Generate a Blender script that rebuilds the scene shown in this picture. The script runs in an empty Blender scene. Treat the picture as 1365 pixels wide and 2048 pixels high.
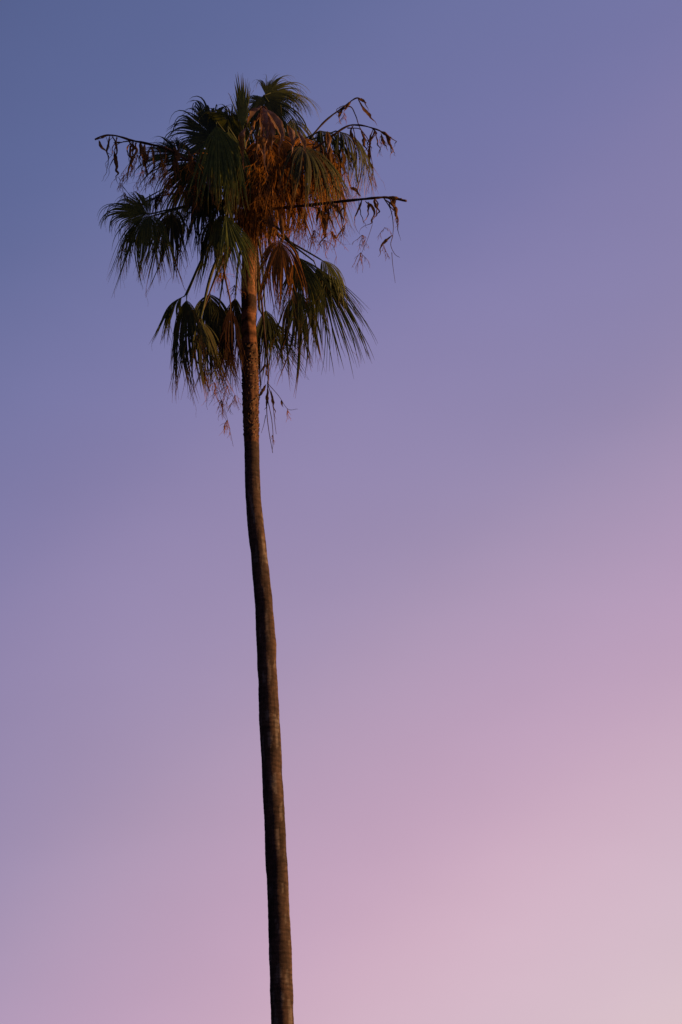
import bpy, math, random
from mathutils import Vector, noise
R = math.radians
rnd = random.Random(7)
sc = bpy.context.scene
C = sc.collection

# ---------------- camera ----------------
PITCH = R(20.0); CAMZ = 1.6; FPX = 4817.0; D = 42.0
cam_d = bpy.data.cameras.new('camera'); cam = bpy.data.objects.new('camera', cam_d); C.objects.link(cam)
cam.location = (0, 0, CAMZ); cam.rotation_euler = (R(90) + PITCH, 0, 0)
cam_d.sensor_fit = 'VERTICAL'; cam_d.sensor_height = 24.0
cam_d.lens = 24.0 * FPX / 2048.0
cam_d.clip_start = 0.1; cam_d.clip_end = 5000
sc.camera = cam

# ---------------- sky and sun ----------------
SUN_AZ = R(94); SUN_EL = R(5.0)      # azimuth measured from the view direction to the right
def lin(c): return tuple(((v/255+.055)/1.055)**2.4 if v > 10 else v/255/12.92 for v in c) + (1,)
w = bpy.data.worlds.new("World"); sc.world = w; w.use_nodes = True
nt = w.node_tree; nt.nodes.clear(); N = nt.nodes.new; L = nt.links.new
out = N('ShaderNodeOutputWorld'); bg = N('ShaderNodeBackground'); bg2 = N('ShaderNodeBackground'); add = N('ShaderNodeAddShader')
tc = N('ShaderNodeTexCoord'); dot = N('ShaderNodeVectorMath'); dot.operation = 'DOT_PRODUCT'
SKYV = (SX, SY, SZ, S0) = (1.194, 0.5, -1.518, 0.5610)
dot.inputs[1].default_value = (SX, SY, SZ)
off = N('ShaderNodeMath'); off.operation = 'ADD'; off.inputs[1].default_value = S0
mr = N('ShaderNodeMapRange'); mr.inputs['From Min'].default_value = -1.5; mr.inputs['From Max'].default_value = 2.0
ramp = N('ShaderNodeValToRGB'); cr = ramp.color_ramp; cr.interpolation = 'CARDINAL'
SKY = [(-1.5, (26, 32, 58)), (-0.6, (48, 58, 94)), (-.25, (62, 75, 115)), (0, (82, 94, 139)), (.2, (103, 110, 157)), (.4, (125, 122, 168)), (.6, (152, 139, 176)),
       (.8, (191, 163, 189)), (1.0, (215, 192, 201)), (1.4, (228, 202, 190)), (2.0, (236, 190, 140))]
e = cr.elements
while len(e) < len(SKY): e.new(0.5)
for i, (t, c) in enumerate(SKY):
    e[i].position = (t + 1.5) / 3.5; e[i].color = lin(c)
sky = N('ShaderNodeTexSky'); sky.sky_type = 'NISHITA'; sky.sun_disc = False
sky.sun_elevation = SUN_EL; sky.sun_rotation = SUN_AZ
bg2.inputs['Strength'].default_value = 0.001
L(tc.outputs['Generated'], dot.inputs[0]); L(dot.outputs['Value'], off.inputs[0]); L(off.outputs[0], mr.inputs['Value'])
L(mr.outputs[0], ramp.inputs['Fac']); L(ramp.outputs['Color'], bg.inputs['Color']); L(sky.outputs[0], bg2.inputs['Color'])
# afterglow low over the horizon behind the palm
gd = N('ShaderNodeVectorMath'); gd.operation = 'DOT_PRODUCT'; gd.inputs[1].default_value = (-0.03759, 0.97297, 0.22787)
ga = N('ShaderNodeMath'); ga.operation = 'ARCCOSINE'; gm_ = N('ShaderNodeMapRange'); gm_.interpolation_type = 'SMOOTHSTEP'
gm_.inputs['From Min'].default_value = R(16); gm_.inputs['From Max'].default_value = 0
gb = N('ShaderNodeBackground'); gb.inputs['Color'].default_value = (.091, .045, .024, 1); add2 = N('ShaderNodeAddShader')
L(tc.outputs['Generated'], gd.inputs[0]); L(gd.outputs['Value'], ga.inputs[0]); L(ga.outputs[0], gm_.inputs['Value']); L(gm_.outputs[0], gb.inputs['Strength'])
# faint unevenness of the air
hz = N('ShaderNodeTexNoise'); hz.inputs['Scale'].default_value = 5; hz.inputs['Detail'].default_value = 3; hm = N('ShaderNodeMapping'); hm.inputs['Scale'].default_value = (1, 1, 2.2)
hr = N('ShaderNodeMapRange'); hr.inputs['To Min'].default_value = .965; hr.inputs['To Max'].default_value = 1.035; hr.inputs['From Min'].default_value = .3; hr.inputs['From Max'].default_value = .7
L(tc.outputs['Generated'], hm.inputs[0]); L(hm.outputs[0], hz.inputs['Vector']); L(hz.outputs['Fac'], hr.inputs['Value']); L(hr.outputs[0], bg.inputs['Strength'])
L(add.outputs[0], add2.inputs[0]); L(gb.outputs[0], add2.inputs[1])
L(bg.outputs[0], add.inputs[0]); L(bg2.outputs[0], add.inputs[1]); L(add2.outputs[0], out.inputs['Surface'])

sd = bpy.data.lights.new('sun', 'SUN'); sun = bpy.data.objects.new('sun', sd); C.objects.link(sun)
sd.energy = 4.9; sd.angle = R(0.8); sd.color = (1.0, 0.57, 0.20)
sdir = Vector((math.sin(SUN_AZ)*math.cos(SUN_EL), math.cos(SUN_AZ)*math.cos(SUN_EL), math.sin(SUN_EL)))
sun.rotation_euler = sdir.to_track_quat('Z', 'Y').to_euler(); sun.location = (60, 10, 40)
sc.view_settings.view_transform = 'Standard'; sc.view_settings.look = 'None'
sc.view_settings.exposure = 0; sc.view_settings.gamma = 1

# ---------------- helpers ----------------
def P(px, py, d=0.0):
    """photograph position -> point in the world at depth D+d (metres away along the ground)"""
    dx = (px - 682.5) / FPX; dy = (1024 - py) / FPX
    v = Vector((dx, math.cos(PITCH) - dy*math.sin(PITCH), math.sin(PITCH) + dy*math.cos(PITCH)))
    t = (D + d) / v.y
    return Vector((v.x*t, D + d, CAMZ + v.z*t))
PXM = (P(501, 400) - P(500, 400)).length          # metres per photo pixel at the crown

class MB:
    def __init__(s): s.v = []; s.f = []; s.c = []
    def add(s, v, c): s.v.append(v); s.c.append(c); return len(s.v) - 1
    def build(s, name, mat, parent=None, origin=None, label=None, smooth=True):
        o0 = origin or Vector((0, 0, 0))
        me = bpy.data.meshes.new(name); me.from_pydata([tuple(v - o0) for v in s.v], [], s.f)
        ca = me.color_attributes.new('tint', 'FLOAT_COLOR', 'POINT')
        for i, c in enumerate(s.c): ca.data[i].color = (c[0], c[1], c[2], 1)
        me.materials.append(mat)
        if smooth:
            for p in me.polygons: p.use_smooth = True
        ob = bpy.data.objects.new(name, me); C.objects.link(ob)
        ob['world_origin'] = tuple(o0)
        if parent is not None:
            ob.parent = parent; ob.location = o0 - Vector(parent['world_origin'])
        else: ob.location = o0
        if label: ob['label'] = label
        return ob
    def tube(s, pts, rads, col, n=6, jit=0.0):
        prev = None; k = len(pts); up = Vector((0.13, 1, 0.21)).normalized()
        for i, p in enumerate(pts):
            t = (pts[min(i+1, k-1)] - pts[max(i-1, 0)]).normalized()
            a = t.cross(up); a = a.normalized() if a.length > 1e-4 else Vector((1, 0, 0)); b = t.cross(a)
            c = col(i/(k-1)) if callable(col) else col
            r = rads(i/(k-1)) if callable(rads) else rads
            ring = [s.add(p + (a*math.cos(2*math.pi*j/n) + b*math.sin(2*math.pi*j/n))*r*(1 + jit*rnd.uniform(-1, 1)), c) for j in range(n)]
            if prev:
                for j in range(n): s.f.append((prev[j], prev[(j+1) % n], ring[(j+1) % n], ring[j]))
            prev = ring
        m = s.add(pts[-1], c); [s.f.append((prev[j], prev[(j+1) % n], m)) for j in range(n)]
    def strip(s, pts, width, side, fold, col, twist=0.0):
        """folded (V-section) strip; width(t), side = starting side vector"""
        prev = None; k = len(pts); sv = side.copy()
        for i, p in enumerate(pts):
            t = (pts[min(i+1, k-1)] - pts[max(i-1, 0)]).normalized()
            sv = sv - t*sv.dot(t)
            sv = sv.normalized() if sv.length > 1e-5 else t.orthogonal().normalized()
            if twist:
                nn = t.cross(sv); ang = twist/(k-1); sv = (sv*math.cos(ang) + nn*math.sin(ang)).normalized()
            nn = t.cross(sv).normalized(); u = i/(k-1); wd = width(u)*.5; c = col(u)
            ring = [s.add(p - sv*wd, c), s.add(p + nn*wd*fold, c), s.add(p + sv*wd, c)]
            if prev:
                s.f.append((prev[0], prev[1], ring[1], ring[0])); s.f.append((prev[1], prev[2], ring[2], ring[1]))
            prev = ring

def spline(pts, n=24):
    """Catmull-Rom through points"""
    q = [pts[0]*2 - pts[1]] + list(pts) + [pts[-1]*2 - pts[-2]]; out = []; m = len(pts) - 1
    for k in range(n + 1):
        u = k/n*m; i = min(int(u), m-1); t = u - i
        a, b, c, d = q[i:i+4]
        out.append(.5*((2*b) + (c-a)*t + (2*a-5*b+4*c-d)*t*t + (3*b-a-3*c+d)*t*t*t))
    return out
def mixc(a, b, t): t = max(0, min(1, t)); return tuple(a[i]*(1-t) + b[i]*t for i in range(3))

# ---------------- materials ----------------
def leafy(name, rough, transl, nscale, var=.35, bump=0.0, spec=.3, stretch=(1, 1, 1)):
    m = bpy.data.materials.new(name); m.use_nodes = True; t = m.node_tree; t.nodes.clear()
    n = t.nodes.new; l = t.links.new
    o = n('ShaderNodeOutputMaterial'); b = n('ShaderNodeBsdfPrincipled'); a = n('ShaderNodeVertexColor'); a.layer_name = 'tint'
    g = n('ShaderNodeNewGeometry'); mp = n('ShaderNodeMapping'); mp.inputs['Scale'].default_value = stretch
    nz = n('ShaderNodeTexNoise'); nz.inputs['Scale'].default_value = nscale; nz.inputs['Detail'].default_value = 5
    r = n('ShaderNodeMapRange'); r.inputs['From Min'].default_value = .25; r.inputs['From Max'].default_value = .75
    r.inputs['To Min'].default_value = 1 - var; r.inputs['To Max'].default_value = 1 + var
    mul = n('ShaderNodeVectorMath'); mul.operation = 'SCALE'
    l(g.outputs['Position'], mp.inputs[0]); l(mp.outputs[0], nz.inputs['Vector']); l(nz.outputs['Fac'], r.inputs['Value'])
    l(a.outputs['Color'], mul.inputs[0]); l(r.outputs[0], mul.inputs['Scale']); l(mul.outputs[0], b.inputs['Base Color'])
    b.inputs['Roughness'].default_value = rough; b.inputs['Specular IOR Level'].default_value = spec
    if name == 'palm_bark':      # vertical cracks
        m2 = n('ShaderNodeMapping'); m2.inputs['Scale'].default_value = (1, 1, .09); n2 = n('ShaderNodeTexNoise'); n2.inputs['Scale'].default_value = 42; n2.inputs['Detail'].default_value = 3
        r2 = n('ShaderNodeMapRange'); r2.inputs['From Min'].default_value = .35; r2.inputs['From Max'].default_value = .5; r2.inputs['To Min'].default_value = .68; r2.inputs['To Max'].default_value = 1
        l(g.outputs['Position'], m2.inputs[0]); l(m2.outputs[0], n2.inputs['Vector']); l(n2.outputs['Fac'], r2.inputs['Value'])
        mm = n('ShaderNodeMath'); mm.operation = 'MULTIPLY'; l(r.outputs[0], mm.inputs[0]); l(r2.outputs[0], mm.inputs[1]); l(mm.outputs[0], mul.inputs['Scale'])
    if bump:
        bp = n('ShaderNodeBump'); bp.inputs['Strength'].default_value = bump; bp.inputs['Distance'].default_value = .02
        l(nz.outputs['Fac'], bp.inputs['Height']); l(bp.outputs[0], b.inputs['Normal'])
    if transl:
        tr = n('ShaderNodeBsdfTranslucent'); mx = n('ShaderNodeMixShader'); mx.inputs[0].default_value = transl
        l(mul.outputs[0], tr.inputs['Color']); l(b.outputs[0], mx.inputs[1]); l(tr.outputs[0], mx.inputs[2]); l(mx.outputs[0], o.inputs['Surface'])
    else: l(b.outputs[0], o.inputs['Surface'])
    return m
M_leaf = leafy('palm_leaf', .55, .32, 9, spec=.35)
M_dead = leafy('dry_palm_leaf', .8, .30, 12, spec=.1)
M_bark = leafy('palm_bark', .9, 0, 7, var=.45, bump=.7, spec=.12, stretch=(1, 1, 3))
M_stem = leafy('palm_stem', .65, 0, 10, var=.3, spec=.2)
M_twig = leafy('palm_twig', .9, 0, 10, var=.3, spec=.1)

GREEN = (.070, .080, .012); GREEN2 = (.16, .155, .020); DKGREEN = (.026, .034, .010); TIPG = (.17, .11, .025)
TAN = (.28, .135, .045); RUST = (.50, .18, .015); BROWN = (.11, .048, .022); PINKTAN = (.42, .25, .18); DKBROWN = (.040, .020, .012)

# ---------------- setting: ground ----------------
gm = bpy.data.materials.new('grass_ground'); gm.use_nodes = True
t_ = gm.node_tree; b_ = t_.nodes['Principled BSDF']; nz_ = t_.nodes.new('ShaderNodeTexNoise'); rp_ = t_.nodes.new('ShaderNodeValToRGB')
nz_.inputs['Scale'].default_value = 40; nz_.inputs['Detail'].default_value = 8
rp_.color_ramp.elements[0].color = (.03, .04, .015, 1); rp_.color_ramp.elements[1].color = (.09, .08, .045, 1)
g_ = t_.nodes.new('ShaderNodeNewGeometry'); sc_ = t_.nodes.new('ShaderNodeVectorMath'); sc_.operation = 'SCALE'; sc_.inputs['Scale'].default_value = .05
t_.links.new(g_.outputs['Position'], sc_.inputs[0]); t_.links.new(sc_.outputs[0], nz_.inputs['Vector'])
t_.links.new(nz_.outputs['Fac'], rp_.inputs['Fac']); t_.links.new(rp_.outputs['Color'], b_.inputs['Base Color']); b_.inputs['Roughness'].default_value = .95
me = bpy.data.meshes.new('ground'); me.from_pydata([(-2500, -2500, 0), (2500, -2500, 0), (2500, 2500, 0), (-2500, 2500, 0)], [], [(0, 1, 2, 3)])
me.materials.append(gm); go = bpy.data.objects.new('ground', me); C.objects.link(go); go['kind'] = 'structure'

# ---------------- the palm ----------------
TR = [(410, 503, 24), (440, 502, 26), (480, 499, 27), (530, 497.5, 27), (570, 496.5, 27.5), (598, 497.5, 29), (607, 498.5, 30), (622, 497.5, 29), (650, 497.5, 29), (680, 499, 30), (700, 500, 32), (760, 501.5, 33.5),
      (820, 502, 32.5), (860, 503, 31), (880, 503.5, 30.5), (900, 504, 30), (950, 505, 30), (1000, 507.5, 31), (1050, 511.5, 32.5), (1100, 517.5, 33.5), (1150, 522.5, 34.5), (1200, 527.5, 35.5),
      (1290, 533.5, 38.5), (1330, 534.5, 38.5), (1400, 538, 39.5), (1450, 540, 40), (1500, 542.5, 41), (1600, 547.5, 41.5), (1700, 552, 42.5), (1750, 555.3, 42.5),
      (1800, 557.5, 44), (1850, 559, 44.5), (1950, 562.5, 45), (2048, 566, 46.2), (2200, 571, 48), (2400, 578, 50)]
base = Vector((P(590, 2400).x, D, 0))
root = bpy.data.objects.new('palm_tree', None); C.objects.link(root); root.location = base; root['world_origin'] = tuple(base)
root.empty_display_size = 1
root['label'] = 'tall lone fan palm with a slim leaning trunk and a ragged green and brown crown'
root['category'] = 'palm tree'

def build_trunk():
    mb = MB(); pts = []
    for py, cx, wd in TR:
        p = P(cx, py); sc_l = (P(cx+1, py) - p).length
        pts.append((p.z, p.x, wd*.5*sc_l))
    zb = pts[-1][0]; xb = pts[-1][1]; rb = pts[-1][2]
    for k in range(1, 9):
        f = k/8; pts.append((zb*(1-f), xb + (base.x - xb)*f, rb*(1 + .12*f + .55*max(0, f-.8)/.2*max(0, f-.8)/.2)))
    pts.sort()
    def at(z):
        for i in range(len(pts)-1):
            if pts[i][0] <= z <= pts[i+1][0]:
                f = (z - pts[i][0])/(pts[i+1][0]-pts[i][0]); return [pts[i][j]*(1-f) + pts[i+1][j]*f for j in (1, 2)]
        return pts[-1][1:]
    zt = pts[-1][0]; z = 0; n = 40; prev = None
    Z = lambda py: P(500, py).z
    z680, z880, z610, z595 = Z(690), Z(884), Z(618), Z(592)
    k = 0; ringph = 0
    while z < zt:
        x, r = at(z)
        c = Vector((x, D, z))
        lo = z < z880 - .02; rough = z880 - .02 <= z < z680
        ringph += .03/(.10 + .05*noise.noise(Vector((0, 0, z*.9))))
        ring = (ringph % 1.0)
        lobe = 1 + (.016 if lo else .014)*(1 - ring)*(1 + noise.noise(Vector((7, 0, z*2.1))))  # ledge under each old leaf scar
        row = []
        for j in range(n):
            a = 2*math.pi*j/n; d = Vector((math.cos(a), math.sin(a), 0))
            q = Vector((d.x*.9, d.y*.9, z*2.2))
            rr = r*lobe
            if lo: rr *= 1 + .034*noise.noise(q*.7) + .02*noise.noise(q*4) + .045*noise.noise(Vector((3, 1, z*1.3))) + .05*noise.noise(Vector((d.x*.8+4, d.y, z*2.9)))
            elif rough: rr *= .975 + .05*noise.noise(Vector((d.x*4, d.y*4, z*14))) + .05*abs(noise.noise(Vector((d.x*9, d.y*9, z*22))))
            else: rr *= 1 + .03*noise.noise(q*2) + .03*noise.noise(Vector((d.x*5, d.y*5, z*16)))
            # colours of the bark itself
            blot = noise.noise(Vector((d.x*1.6+5, d.y*1.6, z*1.5))); fine = noise.noise(Vector((d.x*6, d.y*6, z*9)))
            if lo:
                col = mixc((.048, .029, .023), (.110, .063, .043), .5 + .9*blot + .3*fine)
                if noise.noise(Vector((d.x*2.2, d.y*2.2+9, z*2.6))) > .30: col = mixc(col, (.20, .15, .12), .6)
                if noise.noise(Vector((d.x*1.5+3, d.y*1.5, z*.8))) > .25: col = mixc(col, (.035, .022, .018), .6)
                if ring < .16: col = mixc(col, (.035, .022, .017), .35 + .5*noise.noise(Vector((d.x*2, d.y*2, z*1.7))))
            elif rough:
                col = mixc((.055, .024, .014), (.20, .095, .05), .4 + 1.1*fine + .3*blot)
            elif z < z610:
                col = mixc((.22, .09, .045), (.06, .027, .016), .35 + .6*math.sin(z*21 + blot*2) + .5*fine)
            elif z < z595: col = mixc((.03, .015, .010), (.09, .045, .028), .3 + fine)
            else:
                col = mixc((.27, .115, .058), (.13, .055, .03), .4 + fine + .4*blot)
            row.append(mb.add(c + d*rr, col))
        if prev:
            for j in range(n): mb.f.append((prev[j], prev[(j+1) % n], row[(j+1) % n], row[j]))
        prev = row; z += .03; k += 1
    mb.f.append(tuple(prev))
    return mb

def add_stubs(mb):
    """ragged old leaf bases left on the trunk just above the cleaned part"""
    for k in range(420):
        py = rnd.uniform(690, 880); f = (py-700)/180
        i = max(q for q in range(len(TR)) if TR[q][0] <= py); a0, a1 = TR[i], TR[i+1]; g = (py-a0[0])/(a1[0]-a0[0])
        cx = a0[1]+(a1[1]-a0[1])*g; wd = a0[2]+(a1[2]-a0[2])*g
        p = P(cx, py); r = wd*.5*PXM*1.0; a = rnd.uniform(0, 6.283); d = Vector((math.cos(a), math.sin(a), 0)); sd = Vector((-d.y, d.x, 0))
        h = rnd.uniform(.02, .055); ww = rnd.uniform(.012, .035); o = rnd.uniform(.004, .018)
        c = mixc((.04, .022, .014), (.15, .085, .05), rnd.random())
        b0 = p + d*r*.96
        v = [mb.add(x, c) for x in (b0 - sd*ww, b0 + sd*ww, b0 + d*o + sd*ww*.6 + Vector((0, 0, h)), b0 + d*(o+.004) - sd*ww*.6 + Vector((0, 0, h*rnd.uniform(.7, 1.1))), b0 + Vector((0, 0, h*1.0)) )]
        mb.f += [(v[0], v[1], v[2], v[3]), (v[1], v[4], v[2]), (v[2], v[4], v[3]), (v[3], v[4], v[0])]
trunk_mb = build_trunk(); add_stubs(trunk_mb)
trunk = trunk_mb.build('trunk', M_bark, root, base)

def img_dir(x, y, d):
    """x right, y down in the picture, d away"""
    return Vector((x, d, -y)).normalized()
G = Vector((0, 0, -1))

def frond(path, axis, Lm, spread=100, facing=(0, -1, .35), droop=3.0, pw=1.2, cup=.1, n=52, kind='green', join=.42, tipdroop=0.0,
          pet_r=.020, asym=0.0, threads=26, label=None, ragged=.2, wide=1.0, drop=0.05, late=.62, messy=.34):
    """fan leaf: stalk along path (px,py,d points, last = top of stalk), then n folded segments.
       droop pulls every segment down, tipdroop only its free end"""
    droop *= 1.9; tipdroop *= 1.7; n = int(n*1.55); wide *= 1.05; Lm *= 1.06; late += .18
    pts = [P(*q) for q in path]; H = pts[-1]
    a = img_dir(*axis); f = Vector(facing).normalized(); nrm = (f - a*f.dot(a)).normalized(); b = nrm.cross(a).normalized()
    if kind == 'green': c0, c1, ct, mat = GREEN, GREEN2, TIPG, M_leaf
    elif kind == 'light': c0, c1, ct, mat = (.09, .115, .018), (.19, .20, .03), TIPG, M_leaf  # brighter green, sky light painted into the front fronds; spear fan shares it
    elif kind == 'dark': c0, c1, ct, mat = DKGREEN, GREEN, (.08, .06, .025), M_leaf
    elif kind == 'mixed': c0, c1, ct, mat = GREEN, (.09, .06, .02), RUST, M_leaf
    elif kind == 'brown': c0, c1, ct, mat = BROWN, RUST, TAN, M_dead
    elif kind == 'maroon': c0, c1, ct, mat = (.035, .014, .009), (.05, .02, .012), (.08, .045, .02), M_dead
    mb = MB(); S = R(spread); ends = []; step = 2*S/n
    ph = rnd.uniform(0, 100)
    hank = []; gi = 0
    while len(hank) < n + 8:
        q = rnd.choice((1, 2, 3, 3, 4, 5)); gw = Vector((rnd.uniform(-1, 1), rnd.uniform(-1, 1), rnd.uniform(-.4, .4)))*messy; gl = rnd.uniform(-1, 1)
        mid = -S + (len(hank) + q/2)*step
        for _ in range(q): hank.append((mid, gw, gl))
    for i in range(n):
        if rnd.random() < drop: continue
        th = -S + (i + .5)*step; rel = th/S; gmid, gw, gl = hank[i]
        Ls = Lm*(.60 + .40*math.cos(rel*1.45))*(1 + asym*rel)*(1 + rnd.uniform(-ragged, ragged)*.5 + gl*ragged)
        d = (a*math.cos(th) + b*math.sin(th)); side = (-a*math.sin(th) + b*math.cos(th))
        d = (d + nrm*cup*(1 + .5*noise.noise(Vector((ph, i*.35, 0))))).normalized()
        p = H + a*.10*Lm*max(0, math.cos(th)); K = 13; ps = [p.copy()]
        wob = Vector((rnd.uniform(-1, 1), rnd.uniform(-1, 1), 0))*.06 + gw; conv = side*(gmid - th)*1.5
        grp = noise.noise(Vector((ph + 7, i*.22, 0)))            # neighbours stay together in hanks
        dr = droop*(1 + .35*grp); td = tipdroop*(1 + .5*grp + rnd.uniform(-.25, .25))
        for k in range(K):
            s = (k + 1)/K
            pull = dr*(s**pw) + (td*((s-join)/(1-join)) if s > join else 0)
            d = (d + (G + wob*(1 if s > join else .2))*pull/K).normalized()
            if s > join: d = (d + conv/K).normalized()
            if s > join: d = (d + Vector((rnd.uniform(-1, 1), rnd.uniform(-1, 1), rnd.uniform(-1, 1)))*.035).normalized()
            p = p + d*Ls/K; ps.append(p.copy())
        tj = join*(1 + rnd.uniform(-.25, .2)); var = rnd.random(); tipb = rnd.uniform(.62, .95)
        wmax = step*Ls*tj*1.06*wide
        def wfun(u, Ls=Ls, tj=tj, wmax=wmax):
            if u < tj: return max(.004, step*Ls*(u + .05)*1.15*wide)
            return max(.0025, wmax*(1 - ((u - tj)/(1 - tj)))**late)
        base_c = mixc(c0, c1, var*.8 + .3*grp)
        def cfun(u, bc=base_c, tb=tipb): return mixc(bc, ct, (u - tb)/(1.02 - tb)) if u > tb else bc
        mb.strip(ps, wfun, side, .55, cfun)
        ends.append((ps[int(K*tj)+1], ps[-1], d.copy()))
    # fine fibres that curl off the segment edges
    for k in range(threads):
        q0, q1, dd = rnd.choice(ends); s0 = q0.lerp(q1, rnd.uniform(.0, .95)); L_ = rnd.uniform(.12, .42); v = (dd + Vector((rnd.uniform(-1, 1), rnd.uniform(-1, 1), rnd.uniform(-.5, .7)))*.8).normalized()
        pp = [s0]
        for j in range(6):
            v = (v + G*.30 + Vector((rnd.uniform(-1, 1), rnd.uniform(-1, 1), rnd.uniform(-1, 1)))*.35).normalized(); s0 = s0 + v*L_/6; pp.append(s0.copy())
        mb.strip(pp, lambda u: .0055*(1-u*.6), Vector((1, 0, 0)), .2, lambda u: mixc(TAN, RUST, .5))
    lab = label or {'green': None, 'light': None, 'dark': None, 'mixed': 'green frond turning brown', 'brown': 'dead brown frond', 'maroon': 'dead dark brown frond folded shut'}[kind]
    fr = mb.build('frond', mat, root, H, lab)
    pm = MB(); cp = spline(pts, 22) if len(pts) > 2 else [pts[0].lerp(pts[1], i/12) for i in range(13)]
    cp = cp + [H + a*.05*Lm, H + a*.16*Lm]
    pc0, pc1 = ((.10, .070, .03), (.07, .08, .025)) if kind in ('green', 'light', 'dark', 'mixed') else ((.12, .06, .035), (.13, .065, .03))
    pm.tube(cp, lambda u: pet_r*(1.55 - .9*min(1, u*1.0)) if u < .93 else pet_r*.45, lambda u: mixc(pc0, pc1, u), 7)
    pm.build('petiole', M_stem, fr, H)
    return fr

def bract_mesh(mb, pts, wd, col, twist=2.0, fold=.9, crumple=.10):
    """dry papery bract: crumpled, torn along its edges and drawn out to a thread"""
    cp = spline(pts, 22); Lb = sum((cp[i+1]-cp[i]).length for i in range(22)); ph = rnd.uniform(0, 99)
    cp = [p + Vector((noise.noise(Vector((ph, i*.3, 0))), noise.noise(Vector((ph, i*.3, 5))), noise.noise(Vector((ph, i*.3, 9)))*.5))*Lb*crumple*(i/22) for i, p in enumerate(cp)]
    pk = rnd.uniform(.25, .5)
    def w_(u):
        b = (u/pk)**.7 if u < pk else max(0, (1-u)/(1-pk))**1.3
        return .004 + wd*b*(1 + .55*noise.noise(Vector((ph, u*9, 3))))
    mb.strip(cp, w_, Vector((.9, -.5, .1)), fold, lambda u: mixc(col[0], col[1], .5 + 1.2*noise.noise(Vector((ph, u*4, 1)))), twist)

def twig_spray(mb, p, d, L_, n, depth=2, r=.0055, col=None, grav=.25):
    col = col or mixc(BROWN, RUST, rnd.random())
    for k in range(n):
        v = (d + Vector((rnd.uniform(-1, 1), rnd.uniform(-1, 1), rnd.uniform(-1, 1)))*.75).normalized(); q = p.copy(); pp = [q.copy()]; l = L_*rnd.uniform(.4, 1.3)
        for j in range(5):
            v = (v + G*grav + Vector((rnd.uniform(-1, 1), rnd.uniform(-1, 1), rnd.uniform(-1, 1)))*.45).normalized(); q = q + v*l/5; pp.append(q.copy())
        mb.strip(pp, lambda u: r*2*(1-.5*u), Vector((1, .2, 0)), .5, lambda u: col)
        if depth > 1:
            for j in (1, 2, 3, 4, 5):
                if rnd.random() < .75: twig_spray(mb, pp[j], v, L_*rnd.uniform(.25, .55), rnd.choice((1, 2)), depth-1, r*.7, col, grav)

def stalk(path, r0, r1, bracts=(), sprays=(), branches=(), scatter=(0, 0, 1, .5), bcol=None, label=None, col=(DKBROWN, (.12, .05, .025))):
    """old flower stalk: woody stem, papery bracts hanging off it, wiry twigs"""
    pts = [P(*q) for q in path]; O = pts[0]; mb = MB(); cp = spline(pts, 8*len(pts))
    mb.tube(cp, lambda u: r0 + (r1-r0)*u + .003*math.sin(u*40), lambda u: mixc(col[0], col[1], .4+.4*math.sin(u*9)), 7, .08)
    for br in branches:
        bp = spline([P(*q) for q in br[0]], 6*len(br[0]))
        mb.tube(bp, lambda u: br[1]*(1-.55*u), lambda u: mixc(col[0], col[1], .4), 5, .1)
    o = mb.build('flower_stalk', M_stem, root, O, label)
    for path_, wd in bracts:
        bm_ = MB(); q = [P(*t) for t in path_]
        bract_mesh(bm_, q, wd*PXM*1.0, bcol or (mixc(BROWN, TAN, rnd.random()*.5), mixc(TAN, BROWN, rnd.random()*.6)), rnd.uniform(-2.5, 2.5)*(.5 if bcol else 1), crumple=.04 if bcol else .1)
        bm_.build('bract', M_dead, o, q[0])
    for k in range(scatter[0]):      # further small bracts hanging from the stem
        q0 = cp[int((scatter[1] + (scatter[2]-scatter[1])*rnd.random())*(len(cp)-1))]; l_ = scatter[3]*rnd.uniform(.5, 1.2)
        q1 = q0 + Vector((rnd.uniform(-.12, .12), rnd.uniform(-.1, .1), -.25*l_)); q2 = q1 + Vector((rnd.uniform(-.12, .12), rnd.uniform(-.1, .1), -.4*l_)); q3 = q2 + Vector((rnd.uniform(-.1, .1), 0, -.35*l_))
        bm_ = MB(); bract_mesh(bm_, [q0, q1, q2, q3], rnd.uniform(.022, .06), bcol or (mixc(DKBROWN, TAN, rnd.random()*.5), mixc(TAN, BROWN, rnd.random())), rnd.uniform(-4, 4))
        bm_.build('bract', M_dead, o, q0)
    if sprays:
        for x, y, d, L_, n in sprays:
            tm = MB(); twig_spray(tm, P(x, y, d), Vector((rnd.uniform(-.4, .4), rnd.uniform(-.4, .4), -1)), L_, n)
            tm.build('twigs', M_twig, o, P(x, y, d))
    return o

UP = (0, 0, 1); CAMF = (0, -1, .35)
# ---- living fronds, upper crown ----
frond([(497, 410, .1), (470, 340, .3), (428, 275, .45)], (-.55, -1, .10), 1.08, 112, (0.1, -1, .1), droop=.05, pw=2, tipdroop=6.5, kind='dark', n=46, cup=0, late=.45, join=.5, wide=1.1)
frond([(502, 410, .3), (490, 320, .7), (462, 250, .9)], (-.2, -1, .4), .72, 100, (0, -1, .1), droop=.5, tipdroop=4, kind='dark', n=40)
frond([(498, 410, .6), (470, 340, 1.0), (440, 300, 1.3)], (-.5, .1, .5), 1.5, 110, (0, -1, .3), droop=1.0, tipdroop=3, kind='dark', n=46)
# broad green curtains in front
frond([(494, 410, -.3), (470, 300, -.8), (432, 240, -1.0)], (.12, 1, -.25), 1.85, 40, (-.2, -1, .5), droop=1.4, pw=.5, kind='light', n=40, wide=1.3, cup=.1, join=.6)
frond([(494, 410, -.3), (480, 300, -.7), (455, 250, -.9)], (.15, 1, -.2), 1.8, 36, (.2, -1, .5), droop=1.6, pw=.5, kind='light', n=34, wide=1.3, cup=.1, join=.6)
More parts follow.
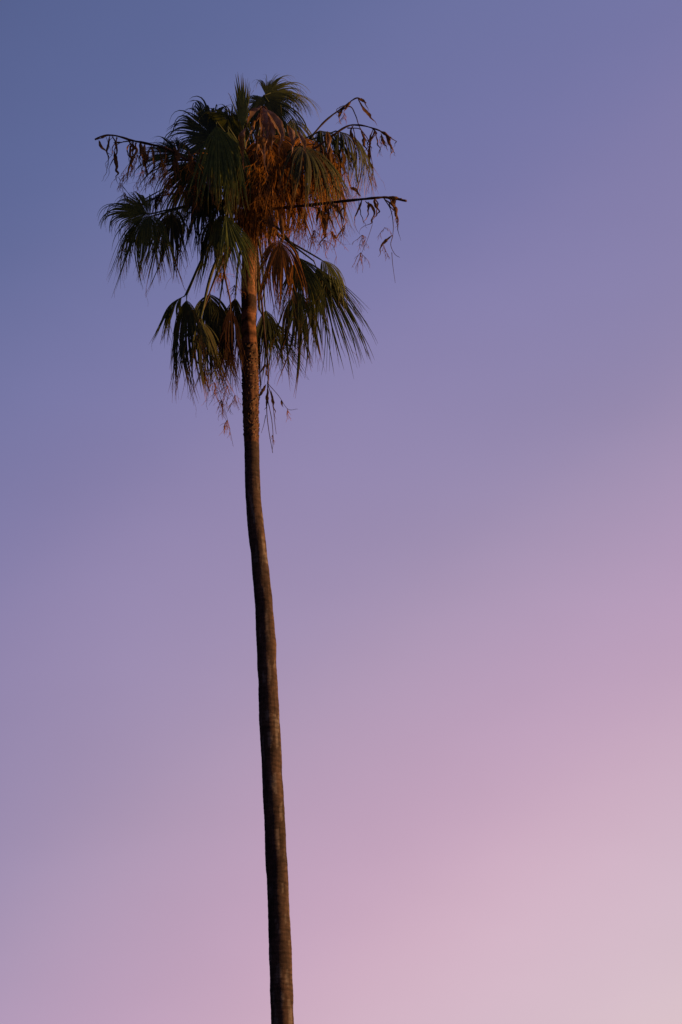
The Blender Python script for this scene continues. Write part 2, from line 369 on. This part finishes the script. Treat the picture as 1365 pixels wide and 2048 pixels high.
# young upright spear fan
frond([(502, 405, 0), (494, 330, 0), (487, 268, 0)], (-.06, -1, 0), 1.0, 17, (0, -1, .2), droop=0, tipdroop=.25, kind='light', n=16, wide=2.0, cup=0, join=.55, threads=4, pet_r=.03)
frond([(506, 405, .1), (505, 320, .3), (505, 268, .4)], (.12, -1, .1), .80, 50, (0, -1, .2), droop=.1, tipdroop=1.6, kind='dark', n=30, cup=0, threads=6)
# top right fan, blown to the right
frond([(508, 405, .1), (512, 300, .2), (530, 190, .3)], (.75, -.4, .15), .80, 80, (-.2, -1, .1), droop=.9, tipdroop=2.8, kind='green', n=46, cup=0, threads=10, wide=1.3, late=.4)
frond([(508, 405, .3), (530, 290, .5), (540, 184, .5)], (1, .0, .1), .92, 80, (-.2, -.7, .7), droop=1.5, tipdroop=1.2, kind='green', n=60, cup=0, threads=10, wide=1.3, late=.4)
frond([(508, 405, .3), (520, 300, .3), (528, 190, .2)], (.5, .8, -.1), 1.15, 85, (-.2, -.8, .5), droop=2.0, tipdroop=.5, kind='dark', n=60, cup=0, threads=10, wide=1.3, late=.4)
frond([(506, 405, .3), (512, 300, .5), (518, 205, .7)], (.1, -.6, .4), .55, 110, (0, -1, .2), droop=1.5, tipdroop=4, kind='green', n=46, cup=0, threads=8, late=.4)
frond([(502, 405, .2), (480, 310, .3), (458, 232, .3)], (-.1, .4, .2), 1.3, 110, (0, -.7, .7), droop=2.4, tipdroop=2, kind='green', n=56, cup=0, threads=12, late=.4)
# hanging behind the spear, closing the top of the crown
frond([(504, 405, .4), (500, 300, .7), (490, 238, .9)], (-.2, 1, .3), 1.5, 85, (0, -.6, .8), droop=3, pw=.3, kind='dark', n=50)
frond([(506, 405, .4), (525, 300, .7), (545, 230, .8)], (.3, 1, .2), 1.5, 85, (0, -.6, .8), droop=3, pw=.3, kind='green', n=50)
frond([(506, 405, .2), (530, 300, .3), (585, 238, .4)], (.5, 1, .2), 1.5, 85, (0, -.6, .8), droop=3, pw=.3, kind='mixed', n=50)
# left fans
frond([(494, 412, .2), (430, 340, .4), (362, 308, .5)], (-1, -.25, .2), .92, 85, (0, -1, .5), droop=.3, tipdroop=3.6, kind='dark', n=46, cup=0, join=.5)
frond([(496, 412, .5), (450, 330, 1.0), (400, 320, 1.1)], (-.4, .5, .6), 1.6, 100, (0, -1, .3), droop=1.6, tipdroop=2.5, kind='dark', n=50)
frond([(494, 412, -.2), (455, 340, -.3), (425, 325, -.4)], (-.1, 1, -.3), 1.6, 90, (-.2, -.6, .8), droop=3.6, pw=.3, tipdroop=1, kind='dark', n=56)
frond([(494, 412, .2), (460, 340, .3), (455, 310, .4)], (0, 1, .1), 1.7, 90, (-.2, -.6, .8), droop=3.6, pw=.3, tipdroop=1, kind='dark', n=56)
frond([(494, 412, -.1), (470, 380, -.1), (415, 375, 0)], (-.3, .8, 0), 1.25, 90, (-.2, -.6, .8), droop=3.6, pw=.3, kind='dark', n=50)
# big drooping frond at far left
frond([(492, 408, 0), (420, 403, .0), (300, 428, -.1)], (-1, .05, -.1), .96, 100, (.1, -1, .25), droop=.9, pw=1.5, tipdroop=6.5, kind='green', n=56, cup=.0, threads=30, late=.5, join=.52)
frond([(492, 408, 0), (420, 403, -.1), (305, 432, -.3)], (-.5, .6, -.4), 1.45, 100, (.1, -.5, .8), droop=3.2, pw=.4, tipdroop=2, kind='green', n=60, cup=.0, threads=40)
frond([(492, 408, .4), (420, 400, .4), (345, 420, .3)], (-.1, .8, .1), 1.35, 95, (0, -.4, .9), droop=3.4, pw=.4, tipdroop=1, kind='mixed', n=50, threads=50)
frond([(493, 408, .4), (420, 380, .6), (318, 392, .6)], (-.5, .2, .2), .95, 110, (0, -.8, 1), droop=2.4, tipdroop=3, kind='maroon', n=44, threads=50, drop=.2)
# right hand fronds
frond([(510, 408, .0), (560, 310, .1), (640, 262, .2)], (1, .1, .1), 1.3, 105, (-.1, -.45, .9), droop=4.2, pw=.4, tipdroop=1, kind='green', n=60, threads=60)
frond([(510, 408, .0), (560, 310, .1), (672, 262, .1)], (.8, .4, -.3), 1.5, 70, (-.1, -.45, .9), droop=4.2, pw=.4, tipdroop=1, kind='mixed', n=40, threads=50)
frond([(510, 408, -.3), (560, 320, -.6), (600, 290, -.8)], (.45, .6, -.4), 1.75, 75, (0, -.5, 1), droop=2.6, pw=.5, kind='mixed', n=50, threads=60)
frond([(510, 408, .5), (570, 330, .7), (620, 300, .8)], (.6, .5, .4), 1.6, 90, (0, -.5, 1), droop=3, pw=.5, tipdroop=1, kind='green', n=50, threads=60)
# low right frond on its long bare stalk
frond([(512, 425, -.2), (560, 470, -.5), (628, 522, -.7)], (.34, .95, -.1), 1.92, 36, (-.1, -1, .3), droop=.55, pw=.6, kind='green', n=62, threads=20, late=.35, wide=1.5, messy=.5, ragged=.2)
frond([(512, 425, -.2), (560, 470, -.5), (640, 518, -.8)], (.7, .6, -.3), 1.1, 60, (-.1, -.5, .9), droop=3.6, pw=.5, kind='green', n=30, threads=10, late=.6)
frond([(512, 425, -.2), (560, 460, -.7), (596, 505, -1.0)], (.20, 1, -.2), 1.68, 46, (-.2, -1, .4), droop=1.0, pw=.6, kind='green', n=50, threads=30, late=.35, wide=1.4, messy=.5, ragged=.2)
frond([(508, 425, -.3), (535, 450, -.8), (562, 478, -1.2)], (.0, 1, -.3), 1.40, 80, (0, -.6, .8), droop=2.8, pw=.4, kind='brown', n=44, threads=70, messy=.3)
frond([(512, 430, .1), (550, 500, .2), (592, 575, .2)], (.18, 1, -.1), 1.72, 60, (-.2, -.5, .9), droop=2.6, pw=.3, kind='mixed', n=50, threads=20, wide=1.3, messy=.35, ragged=.2)
# frond folded down in front of the trunk
frond([(497, 408, -.25), (470, 392, -.9), (447, 416, -1.2)], (.30, 1, -.15), 1.65, 26, (.1, -1, .4), droop=.8, kind='light', n=44, threads=14, wide=1.5, cup=.15)
frond([(497, 408, -.25), (475, 398, -.6), (440, 425, -.6)], (.08, 1, -.1), 1.25, 60, (-.1, -.5, .8), droop=3.6, pw=.2, kind='green', n=36, threads=14)
frond([(495, 410, .2), (455, 400, .5), (425, 430, .6)], (-.05, 1, .1), 1.3, 60, (0, -.6, .8), droop=2.8, pw=.4, kind='dark', n=36, threads=14)
# the low skirt
frond([(487, 425, -.1), (425, 480, -.2), (374, 590, -.3)], (.0, 1, -.1), 1.85, 55, (-.2, -.5, .9), droop=3.4, pw=.25, kind='mixed', n=48, threads=30, wide=1.2, messy=.32, ragged=.15)
frond([(487, 425, -.1), (425, 480, -.2), (370, 592, -.3)], (-1, .6, -.1), 1.02, 60, (0, -.5, .9), droop=5.2, pw=.55, kind='green', n=30, threads=8, wide=1.5, late=.5)
frond([(490, 430, .3), (445, 520, .4), (420, 584, .5)], (.1, 1, .1), 1.55, 75, (0, -.5, .9), droop=2.6, pw=.3, kind='dark', n=46, threads=16, wide=1.2, messy=.5, ragged=.25)
frond([(490, 430, -.1), (430, 530, -.2), (402, 635, -.3)], (.25, 1, 0), 1.35, 60, (.2, -.5, .8), droop=2.4, pw=.4, kind='mixed', n=40, threads=50, wide=1.2, messy=.5, ragged=.3, pet_r=.03)
frond([(492, 440, -.1), (450, 520, -.3), (461, 604, -.4)], (.04, 1, 0), 1.6, 42, (.2, -.5, .8), droop=3.4, pw=.2, kind='maroon', n=44, threads=26, wide=1.3)
frond([(508, 440, .3), (514, 520, .45), (519, 618, .5)], (.48, 1, .1), 1.35, 32, (0, -1, .2), droop=.35, kind='dark', n=38, threads=10, wide=1.4, pet_r=.035)
frond([(508, 440, .3), (510, 540, .4), (511, 640, .4)], (.02, 1, 0), 1.2, 14, (0, -1, .2), droop=.9, kind='maroon', n=16, threads=10, wide=2, pet_r=.04)
frond([(508, 440, .3), (524, 520, .4), (530, 612, .4)], (.2, 1, 0), 1.3, 50, (0, -.6, .8), droop=2.0, pw=.3, kind='dark', n=30, threads=20, messy=.4, ragged=.25, drop=.2)
frond([(495, 440, .3), (478, 520, .4), (472, 585, .4)], (-.05, 1, 0), 1.6, 45, (0, -.6, .8), droop=2.6, pw=.3, kind='mixed', n=34, threads=20, messy=.4, ragged=.25)
frond([(490, 440, .2), (455, 520, .3), (440, 600, .3)], (0, 1, 0), 1.6, 50, (0, -.6, .8), droop=2.6, pw=.3, kind='mixed', n=36, threads=20, messy=.4, ragged=.25)
# dead leaves massed in the middle right
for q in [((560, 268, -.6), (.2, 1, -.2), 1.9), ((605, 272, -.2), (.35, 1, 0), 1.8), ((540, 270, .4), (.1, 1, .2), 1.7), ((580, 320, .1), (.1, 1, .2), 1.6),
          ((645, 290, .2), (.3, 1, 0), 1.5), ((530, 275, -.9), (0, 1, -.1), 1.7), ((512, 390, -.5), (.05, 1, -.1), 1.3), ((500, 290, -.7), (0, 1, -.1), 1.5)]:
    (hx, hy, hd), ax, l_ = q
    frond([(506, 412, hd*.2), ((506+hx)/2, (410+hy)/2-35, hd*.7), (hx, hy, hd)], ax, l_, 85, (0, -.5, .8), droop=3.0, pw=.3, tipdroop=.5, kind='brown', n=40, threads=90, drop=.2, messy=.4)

# ---- old flower stalks ----
stalk([(508, 420, -.1), (560, 416, -.6), (620, 410, -.9), (690, 402, -1.1), (750, 396, -1.2), (775, 395, -1.2), (814, 402, -1.2)], .034, .020,
      bracts=[([(768, 395, -1.2), (795, 397, -1.2), (816, 403, -1.2)], 9), ([(660, 405, -1.0), (682, 425, -1.0), (690, 460, -1.0)], 11), ([(668, 372, -1), (690, 400, -1), (692, 430, -1), (688, 458, -1)], 12),
              ([(635, 418, -1), (650, 435, -1), (648, 470, -1), (640, 500, -1)], 12), ([(737, 403, -1.2), (738, 425, -1.2), (728, 448, -1.2)], 8), ([(730, 402, -1.2), (748, 418, -1.2), (742, 445, -1.2), (715, 464, -1.2)], 7),
              ([(770, 398, -1.2), (790, 415, -1.2), (795, 440, -1.2), (793, 458, -1.2)], 7), ([(785, 395, -1.2), (790, 405, -1.2), (792, 414, -1.2)], 12), ([(786, 470, -1.2), (772, 482, -1.2), (763, 492, -1.2), (759, 514, -1.2)], 9),
              ([(610, 405, -.8), (612, 440, -.8), (606, 480, -.8)], 8), ([(575, 412, -.8), (580, 450, -.8), (572, 470, -.8)], 9), ([(660, 460, -1), (672, 475, -1), (690, 452, -1)], 6)],
      branches=[([(768, 396, -1.2), (782, 420, -1.2), (787, 450, -1.2), (786, 472, -1.2)], .012), ([(618, 412, -.9), (640, 420, -1), (648, 450, -1)], .012), ([(786, 472, -1.2), (782, 490, -1.2), (790, 508, -1.2), (800, 515, -1.2)], .008),
                ([(784, 505, -1.2), (786, 530, -1.2), (791, 566, -1.2)], .007), ([(690, 455, -1), (676, 470, -1), (668, 500, -1)], .008), ([(745, 450, -1.2), (735, 480, -1.2), (718, 520, -1.2), (712, 545, -1.2)], .005)],
      sprays=[(648, 440, -1, .35, 7), (665, 462, -1, .4, 8), (690, 450, -1, .3, 5), (725, 470, -1.2, .35, 6), (722, 505, -1.2, .3, 5), (770, 455, -1.2, .25, 3), (605, 440, -.8, .5, 9), (630, 460, -.9, .4, 8), (768, 490, -1.2, .25, 3), (650, 480, -1, .35, 6)],
      scatter=(18, .2, .92, .85), label='long bare flower stalk sticking out to the right')
stalk([(508, 412, .1), (560, 350, .3), (610, 290, .4), (650, 243, .4), (688, 214, .4), (714, 196, .4), (733, 206, .4)], .030, .010,
      bracts=[([(716, 198, .4), (730, 220, .4), (743, 235, .4), (754, 252, .4)], 9), ([(716, 197, .4), (726, 202, .4), (733, 207, .4)], 6), ([(728, 268, .4), (729, 290, .4), (738, 306, .4)], 8), ([(743, 285, .4), (738, 300, .4), (742, 318, .4), (745, 340, .4)], 9),
              ([(722, 262, .4), (730, 275, .4), (740, 285, .4)], 7), ([(738, 325, .4), (745, 335, .4), (746, 345, .4)], 7)],
      branches=[([(676, 226, .4), (700, 213, .4), (712, 232, .4), (720, 255, .4), (738, 282, .4), (742, 310, .4), (747, 340, .4), (745, 362, .4)], .013), ([(745, 345, .4), (746, 360, .4), (749, 375, .4)], .005)],
      sprays=[(690, 228, .4, .28, 4), (745, 345, .4, .3, 4), (738, 330, .4, .22, 4)], scatter=(4, .6, .9, .45), label='arching flower stalk pointing up to the right')
stalk([(508, 415, -.2), (570, 340, -.5), (640, 290, -.7), (690, 255, -.8), (716, 250, -.8), (745, 256, -.8), (768, 266, -.8), (780, 282, -.8), (783, 305, -.8)], .026, .008,
      bracts=[([(760, 262, -.8), (775, 272, -.8), (783, 292, -.8), (784, 318, -.8)], 9), ([(700, 375, -.8), (715, 382, -.8), (722, 400, -.8)], 8), ([(762, 266, -.8), (768, 285, -.8), (776, 300, -.8)], 5)],
      branches=[([(695, 256, -.8), (720, 258, -.8), (726, 272, -.8), (738, 290, -.8)], .012)], sprays=[(764, 270, -.8, .3, 5)], scatter=(8, .35, .95, .6))
stalk([(500, 415, -.1), (440, 350, -.6), (372, 318, -.9), (335, 298, -1.0), (290, 286, -1.0), (265, 281, -1.0), (230, 271, -1.0), (205, 272, -1.0), (190, 279, -1.0)], .034, .012,
      bracts=[([(216, 272, -1), (205, 275, -1), (189, 281, -1)], 8), ([(198, 280, -1), (206, 298, -1), (226, 311, -1)], 8), ([(228, 300, -1), (233, 325, -1), (234, 345, -1), (235, 366, -1)], 9), ([(268, 283, -1), (262, 305, -1), (264, 340, -1)], 11),
              ([(280, 285, -1), (286, 310, -1), (284, 345, -1)], 12), ([(290, 287, -1), (288, 320, -1), (296, 360, -1)], 10), ([(348, 295, -1), (356, 315, -1), (350, 340, -1), (357, 380, -1)], 16), ([(335, 300, -1), (330, 296, -1), (337, 325, -1)], 8),
              ([(303, 290, -1), (310, 320, -1), (302, 360, -1)], 8), ([(227, 285, -1), (245, 283, -1), (258, 282, -1)], 6)],
      branches=[([(265, 282, -1), (240, 286, -1), (229, 300, -1), (230, 320, -1)], .010), ([(335, 300, -1), (310, 292, -1), (298, 306, -1), (300, 330, -1)], .012), ([(212, 272, -1), (220, 295, -1), (224, 308, -1)], .005), ([(380, 320, -.9), (340, 322, -1), (318, 330, -1), (290, 355, -1)], .014)],
      sprays=[(262, 325, -1, .4, 7), (285, 340, -1, .4, 7), (310, 345, -1, .4, 8), (340, 350, -1, .4, 8), (360, 370, -1, .4, 6), (250, 350, -1, .3, 4), (275, 310, -1, .4, 6), (325, 320, -1, .5, 8)], scatter=(20, .30, .82, .85), label='arching flower stalk reaching out to the left')
stalk([(492, 412, .3), (420, 380, .8), (340, 375, 1.0), (280, 400, 1.0), (250, 378, 1.0), (238, 355, 1.0)], .018, .004, sprays=[(250, 385, 1, .4, 5), (262, 400, 1, .35, 5), (240, 365, 1, .2, 3), (280, 400, 1, .35, 5)])
stalk([(488, 430, 0), (430, 560, -.2), (385, 690, -.3), (405, 738, -.3), (420, 782, -.3)], .020, .008, bracts=[([(404, 738, -.3), (409, 760, -.3), (420, 784, -.3)], 7)],
      branches=[([(398, 715, -.3), (425, 760, -.3), (445, 805, -.3), (458, 850, -.3), (467, 893, -.3)], .006), ([(430, 730, -.3), (455, 770, -.3), (480, 820, -.3)], .005)],
      sprays=[(430, 765, -.3, .4, 6), (444, 800, -.3, .35, 6), (455, 840, -.3, .3, 5), (455, 770, -.3, .4, 6), (470, 790, -.3, .35, 5), (440, 545, -.2, .3, 6), (470, 570, -.1, .3, 6)])
stalk([(510, 430, .1), (520, 560, .1), (532, 690, .05), (537, 745, 0), (536, 768, 0)], .022, .014,
      bracts=[([(533, 768, 0), (524, 785, 0), (519, 800, 0)], 7), ([(536, 770, 0), (535, 800, 0), (531, 820, 0)], 7), ([(532, 728, 0), (526, 738, 0), (521, 748, 0)], 6), ([(542, 780, 0), (548, 810, 0), (552, 840, 0)], 6), ([(532, 730, 0), (535, 748, 0), (538, 762, 0)], 6), ([(563, 800, 0), (565, 810, 0), (568, 815, 0)], 6)],
      branches=[([(536, 768, 0), (534, 820, 0), (538, 860, 0), (546, 906, 0)], .012), ([(536, 768, 0), (545, 800, 0), (550, 845, 0), (553, 868, 0)], .009), ([(537, 768, 0), (558, 792, 0), (576, 818, 0), (596, 818, 0)], .007),
                ([(532, 830, 0), (528, 850, 0), (523, 866, 0)], .007), ([(536, 800, 0), (544, 840, 0), (547, 880, 0), (545, 900, 0)], .009), ([(519, 745, 0), (524, 770, 0)], .006)],
      sprays=[(575, 818, 0, .2, 3), (545, 870, 0, .18, 3)], label='broken flower stalk hanging beside the trunk')

# dense rusty fruiting sprays in the middle, each on its own stalk
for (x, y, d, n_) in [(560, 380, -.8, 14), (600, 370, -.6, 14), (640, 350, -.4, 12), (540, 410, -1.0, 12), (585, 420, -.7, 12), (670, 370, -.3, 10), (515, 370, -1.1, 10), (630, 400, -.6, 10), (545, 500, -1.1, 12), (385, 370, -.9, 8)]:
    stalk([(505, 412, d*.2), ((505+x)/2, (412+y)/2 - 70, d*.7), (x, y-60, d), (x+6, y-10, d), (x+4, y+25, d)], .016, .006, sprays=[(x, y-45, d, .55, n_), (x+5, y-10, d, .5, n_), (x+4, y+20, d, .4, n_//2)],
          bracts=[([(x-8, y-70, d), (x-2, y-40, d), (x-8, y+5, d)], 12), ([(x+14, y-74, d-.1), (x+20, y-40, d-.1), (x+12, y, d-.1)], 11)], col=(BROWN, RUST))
# big papery spathes hanging at the centre of the crown
sp = MB()
SP = [([(492, 255, -1.3), (484, 275, -1.3), (485, 310, -1.3), (492, 350, -1.2)], 15), ([(524, 212, -1.2), (505, 232, -1.3), (492, 255, -1.3)], 22), ([(526, 214, -1.2), (534, 250, -1.3), (536, 290, -1.3)], 20),
      ([(530, 218, -1.2), (552, 240, -1.3), (564, 270, -1.3), (556, 318, -1.3)], 20), ([(508, 270, -1.3), (522, 280, -1.3), (528, 300, -1.3), (532, 340, -1.3)], 15), ([(575, 250, -1.2), (586, 275, -1.2), (584, 310, -1.2)], 14),
      ([(595, 262, -1.2), (608, 285, -1.2), (612, 308, -1.2)], 12), ([(415, 345, -1.2), (420, 370, -1.2), (430, 410, -1.2)], 11), ([(655, 262, -.9), (658, 285, -.9), (655, 305, -.9)], 12), ([(540, 235, -1.2), (545, 270, -1.3), (543, 300, -1.3)], 14)]
o_sp = stalk([(505, 412, -.3), (512, 320, -.9), (518, 240, -1.1), (526, 213, -1.2), (545, 232, -1.2)], .022, .010, bracts=SP, sprays=[(540, 300, -1.2, .5, 10), (520, 330, -1.2, .5, 10)], scatter=(7, .6, 1, 1.5), bcol=(PINKTAN, TAN), label='tuft of pale papery bracts at the front of the crown')
# fibrous sheath under the crown and the old leaf sheaths peeling off it
sh = MB()
for k in range(74):
    a = rnd.uniform(0, 6.283); d = Vector((math.cos(a), math.sin(a), 0)); front = k % 2
    if front: d = Vector((rnd.uniform(-.25, 1), -1, 0)).normalized()
    if k >= 60: d = Vector((1, rnd.uniform(-.9, .2), 0)).normalized()
    p0 = P(504, 398 + rnd.uniform(-14, 14)) + d*.10
    q = [p0, p0 + d*rnd.uniform(.12, .30) + Vector((0, 0, rnd.uniform(.02, .14))), p0 + d*rnd.uniform(.16, .42) + G*rnd.uniform(.2, .5), p0 + d*rnd.uniform(.12, .40) + G*rnd.uniform(.6, 1.25)]
    wd = rnd.uniform(.06, .16); c0 = mixc(TAN, RUST, rnd.random()); c1 = mixc(BROWN, TAN, rnd.random())
    sh.strip(spline(q, 12), lambda u: wd*max(.05, (1-u)**.6)*(1 + .4*math.sin(u*17 + k)), Vector((-d.y, d.x, 0)), .35, lambda u: mixc(c0, c1, u), rnd.uniform(-1, 1))
sh.build('leaf_sheath', M_dead, root, P(504, 400))
for o in bpy.data.objects:
    if 'world_origin' in o: del o['world_origin']
